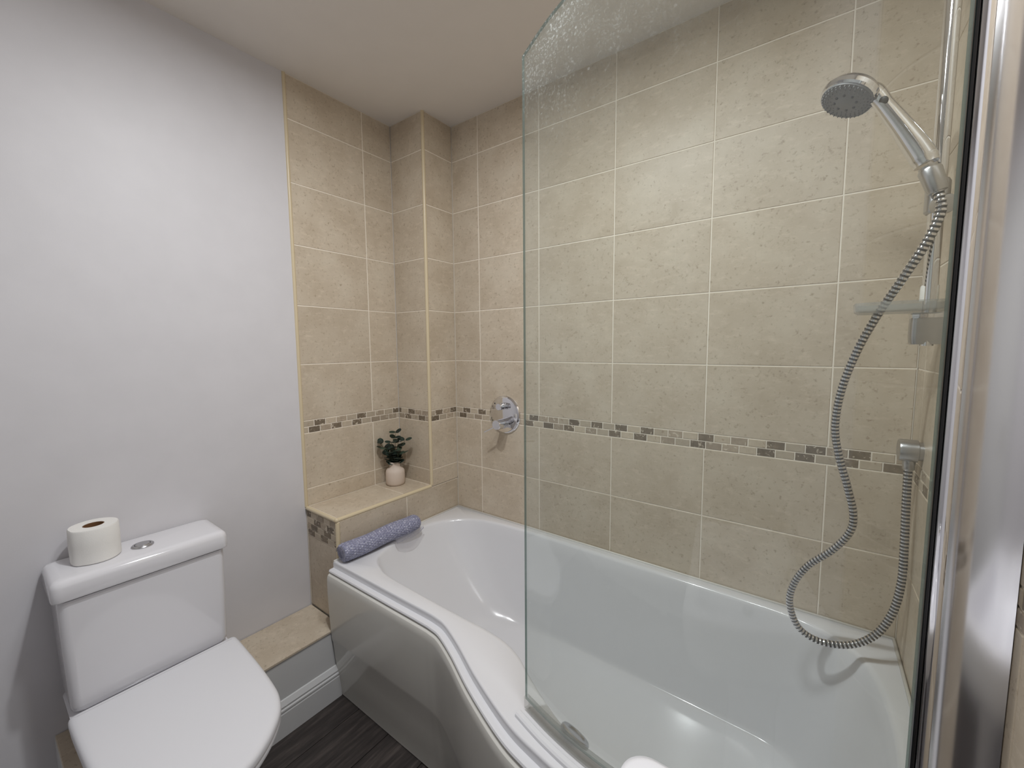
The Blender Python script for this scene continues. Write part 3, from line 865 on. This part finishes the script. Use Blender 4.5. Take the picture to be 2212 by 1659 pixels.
# ------------------------------------------------------------------ bubble wrap roll
wr = empty('bubble_wrap_roll', (0.275, -0.48, RIM))
tag(wr, 'rolled lilac bubble wrap lying on the bath rim against the ledge', 'bubble wrap')
W0, W1, WRAD = Vector((0.2755, -0.690, RIM + 0.0395)), Vector((0.2800, -0.322, RIM + 0.0395)), 0.0370
ax = (W1 - W0).normalized(); wa, wb = frame_from(ax)
Lw = (W1 - W0).length
nu, nv = 230, 126
bm = nb(); rings = []
PB = 0.0108
nround = 21
for i in range(nu + 1):
    s = Lw * i / nu; r = []
    endr = min(1.0, min(s, Lw - s) / 0.012)
    for j in range(nv):
        a = 2 * math.pi * j / nv
        row = s / PB; k_ = math.floor(row)
        fu = row - k_ - 0.5
        q = a / (2 * math.pi) * nround + (0.5 if k_ % 2 else 0)
        fv = q - math.floor(q) - 0.5
        d2 = (fu * fu + fv * fv) / 0.2
        bump = 0.0034 * math.sqrt(max(0.0, 1 - d2))
        lump = 0.0016 * math.sin(s * 31 + math.cos(a) * 2) + 0.0012 * math.sin(3 * a + s * 17)
        rad_ = (WRAD + lump - 0.0025) * (0.80 + 0.20 * math.sqrt(endr)) + bump
        r.append(W0 + ax * s + (wa * math.cos(a) + wb * math.sin(a) * 0.94) * rad_)
    rings.append(r)
loft(bm, rings, True, True, True)
wo = part('wrap', bm, M_WRAP, wr, True)
# visible turns of the roll at both ends
for P0, dr in ((W0, -1), (W1, 1)):
    sp = []
    for k in range(0, 78):
        a = k * 0.26; rr_ = 0.031 - 0.0013 * a
        sp.append(P0 + ax * (dr * 0.002) + (wa * math.cos(a) + wb * math.sin(a) * 0.94) * max(rr_, 0.004))
    bm = nb()
    loft(bm, [[q + ax * (d * dr) for q in sp] for d in (-0.006, 0.003)], False)
    bmesh.ops.solidify(bm, geom=list(bm.faces), thickness=0.0006)
    part('roll_end', bm, M_WRAPCLEAR, wr, True)
# loose clear flap hanging from the far end over the basin edge
bm = nb(); rows = []
for i in range(13):
    u = i / 12; s = Lw * (0.60 + 0.44 * u); r = []
    for j in range(9):
        v = j / 8
        base = W0 + ax * s
        out = 0.030 + (0.030 * v) * math.sin(math.pi * (0.25 + 0.75 * u))
        drop = -0.020 - 0.010 * v + 0.003 * math.sin(9 * u + 5 * v)
        r.append(base + Vector((out, 0.0, drop + 0.004 * math.sin(14 * v + 8 * u) * v)))
    rows.append(r)
loft(bm, rows, False)
bmesh.ops.solidify(bm, geom=list(bm.faces), thickness=0.0008)
part('loose_flap', bm, M_WRAPCLEAR, wr, True)

# ------------------------------------------------------------------ toilet
TY = -1.226
wc = empty('toilet', (0.35, TY, 0.0))
tag(wc, 'white close-coupled toilet with its lid down against the left wall', 'toilet')
def rr_ring(x0, x1, hy, r, z, n=6, yc=TY):
    return [(x, y, z) for x, y in rrect((x0 + x1) / 2, yc, (x1 - x0) / 2, hy, r, n)]
# cistern body
bm = nb()
loft(bm, [rr_ring(0.030, 0.166, 0.168, 0.02, 0.4240), rr_ring(0.018, 0.174, 0.176, 0.022, 0.4255), rr_ring(0.012, 0.177, 0.1800, 0.022, 0.431), rr_ring(0.010, 0.178, 0.1812, 0.022, 0.442), rr_ring(0.006, 0.180, 0.1850, 0.021, 0.60), rr_ring(0.004, 0.180, 0.1865, 0.020, 0.738)], True, True, True)
part('cistern', bm, M_CERAMIC, wc, 0.8)
# cistern lid
bm = nb()
loft(bm, [rr_ring(0.008, 0.178, 0.185, 0.022, 0.7425), rr_ring(0.002, 0.1885, 0.1955, 0.018, 0.7435), rr_ring(0.0015, 0.1905, 0.1965, 0.020, 0.748), rr_ring(0.0015, 0.190, 0.1955, 0.020, 0.780), rr_ring(0.003, 0.1875, 0.193, 0.020, 0.790), rr_ring(0.008, 0.181, 0.187, 0.020, 0.796), rr_ring(0.020, 0.168, 0.174, 0.018, 0.7985)], True, True, True)
part('cistern_lid', bm, M_CERAMIC, wc, 0.9)
fb_ = part('flush_button', lathe(nb(), (0.099, TY + 0.002, 0.7975), (0, 0, 1), [(0.0, 0.0265), (0.0035, 0.0265), (0.006, 0.024), (0.0062, 0.0195), (0.004, 0.019), (0.0045, 0.0180), (0.0075, 0.0165), (0.008, 0.0)], 36, True, False), M_CHROME_D, wc, 0.5)
# seat outline (D-shape), lid and ring
SEAT_HALF = [(.197, .150), (.1975, .178), (.203, .188), (.218, .192), (.30, .190), (.42, .185), (.52, .177), (.57, .168), (.616, .150), (.656, .119), (.690, .081), (.714, .041), (.722, 0.0)]
_half = catmull([Vector((x, y, 0)) for x, y in SEAT_HALF], False, 4)
_full = _half + [Vector((p.x, -p.y, 0)) for p in reversed(_half[:-1])]
def seat_outline(off):
    out = []
    for i, p in enumerate(_full):
        t = (_full[min(i + 1, len(_full) - 1)] - _full[max(i - 1, 0)]).normalized()
        n = Vector((t.y, -t.x, 0))
        q = p + n * off
        q.x = max(q.x, 0.197 + off)
        out.append((q.x, TY + q.y))
    return out
SL = lambda off, z: [(x, y, z) for x, y in seat_outline(off)]
bm = nb(); loft(bm, [SL(0.004, 0.4215), SL(0.0, 0.4235), SL(0.0, 0.432), SL(0.0025, 0.4385), SL(0.008, 0.4425), SL(0.014, 0.4438), SL(0.020, 0.4442)], True, True, True)
part('seat_lid', bm, M_SEAT, wc, 0.8)
bm = nb(); loft(bm, [SL(0.008, 0.4015), SL(0.002, 0.4035), SL(0.001, 0.416), SL(0.004, 0.4205)], True, True, True)
part('seat', bm, M_SEAT, wc, 0.8)
for s in (-1, 1):
    part('hinge', tube(nb(), [(0.199, TY + s * 0.075 - 0.022, 0.425), (0.199, TY + s * 0.075 + 0.022, 0.425)], 0.009, 14), M_SEAT, wc, 0.6)
# pan
def pan_ring(x0, x1, hw, z, sq=0.8):
    out = []
    n = 40; xm = x0 + (x1 - x0) * 0.42
    for k in range(n):
        a = 2 * math.pi * k / n; ca, sa = math.cos(a), math.sin(a)
        rx = (x1 - xm) if ca > 0 else (xm - x0)
        e = sq if ca > 0 else 0.45
        out.append((xm + rx * math.copysign(abs(ca) ** e, ca), TY + hw * math.copysign(abs(sa) ** e, sa), z))
    return out
bm = nb()
loft(bm, [pan_ring(0.237, 0.600, 0.110, 0.0), pan_ring(0.237, 0.600, 0.110, 0.03), pan_ring(0.236, 0.590, 0.103, 0.10), pan_ring(0.236, 0.595, 0.108, 0.18), pan_ring(0.236, 0.620, 0.128, 0.27), pan_ring(0.236, 0.655, 0.152, 0.34), pan_ring(0.236, 0.678, 0.163, 0.375), pan_ring(0.236, 0.682, 0.165, 0.392), pan_ring(0.24, 0.678, 0.161, 0.400)], True, True, True)
part('pan', bm, M_CERAMIC, wc, 0.9)
bm = nb()
loft(bm, [rr_ring(0.03, 0.30, 0.105, 0.03, 0.288), rr_ring(0.02, 0.30, 0.130, 0.03, 0.33), rr_ring(0.012, 0.31, 0.182, 0.03, 0.385), rr_ring(0.012, 0.31, 0.184, 0.03, 0.412), rr_ring(0.03, 0.19, 0.170, 0.03, 0.4185)], True, True, True)
part('cistern_shelf', bm, M_CERAMIC, wc, 0.9)

# ------------------------------------------------------------------ toilet roll on the cistern
TRX, TRY, TRZ = 0.084, -1.321, 0.7988
tr = empty('toilet_roll', (TRX, TRY, TRZ))
tag(tr, 'white toilet paper roll standing upright on the cistern lid', 'toilet roll')
bm = nb()
rings = []
for r_, z_ in ((0.0225, 0.0), (0.050, 0.0005), (0.0525, 0.003), (0.0530, 0.05), (0.0525, 0.094), (0.0505, 0.0975), (0.0225, 0.0975), (0.0225, 0.0)):
    ring = []
    for k in range(48):
        a = 2 * math.pi * k / 48
        q = r_ + (0.0012 * math.sin(2 * a + 0.6) + 0.0006 * math.sin(5 * a + z_ * 60) + (0.0013 if math.radians(-75) < (a - 2 * math.pi) < math.radians(-52) else 0) if r_ > 0.04 else 0)
        ring.append((TRX + q * math.cos(a), TRY + q * math.sin(a), TRZ + z_))
    rings.append(ring)
loft(bm, rings, True)
part('paper', bm, M_PAPER, tr, 0.7)
part('core', lathe(nb(), (TRX, TRY, TRZ), (0, 0, 1), [(0.0005, 0.0215), (0.097, 0.0215), (0.097, 0.0200), (0.0005, 0.0200)], 36, False, False), M_CARD, tr, 0.7)
# ------------------------------------------------------------------ wash basin by the right wall
bs = empty('wash_basin', (1.73, -1.27, 0.70))
tag(bs, 'white ceramic wash basin, rounded corner showing at the bottom edge', 'wash basin')
def bring(o, z, r=0.035): return [(x, y, z) for x, y in rrect((1.532 + 1.925) / 2, -1.265, (1.925 - 1.532) / 2 - o, 0.258 - o, max(0.012, r - o * 0.3), 8)]
bm = nb()
loft(bm, [bring(0.10, 0.69), bring(0.04, 0.70), bring(0.012, 0.74), bring(0.003, 0.80), bring(0.0, 0.838), bring(0.003, 0.847), bring(0.010, 0.850), bring(0.030, 0.850), bring(0.036, 0.847), bring(0.042, 0.835), bring(0.055, 0.78), bring(0.09, 0.74), bring(0.15, 0.73)], True, True, True)
part('bowl', bm, M_CERAMIC, bs, 0.9)
part('waste', lathe(nb(), (1.73, -1.265, 0.7305), (0, 0, 1), [(0.0, 0.022), (0.003, 0.020), (0.004, 0.0)], 24, True, False), M_CHROME, bs, 0.5)
part('pedestal', lathe(nb(), (1.76, -1.265, 0.0), (0, 0, 1), [(0.0, 0.12), (0.02, 0.118), (0.10, 0.095), (0.5, 0.085), (0.68, 0.12), (0.70, 0.13)], 32), M_CERAMIC, bs, 0.8)
tp = part('tap', tube(nb(), catmull([(1.888, -1.265, 0.85), (1.888, -1.265, 0.93), (1.87, -1.265, 0.955), (1.80, -1.265, 0.94)], False, 8), 0.014, 16), M_CHROME, bs, 0.6)
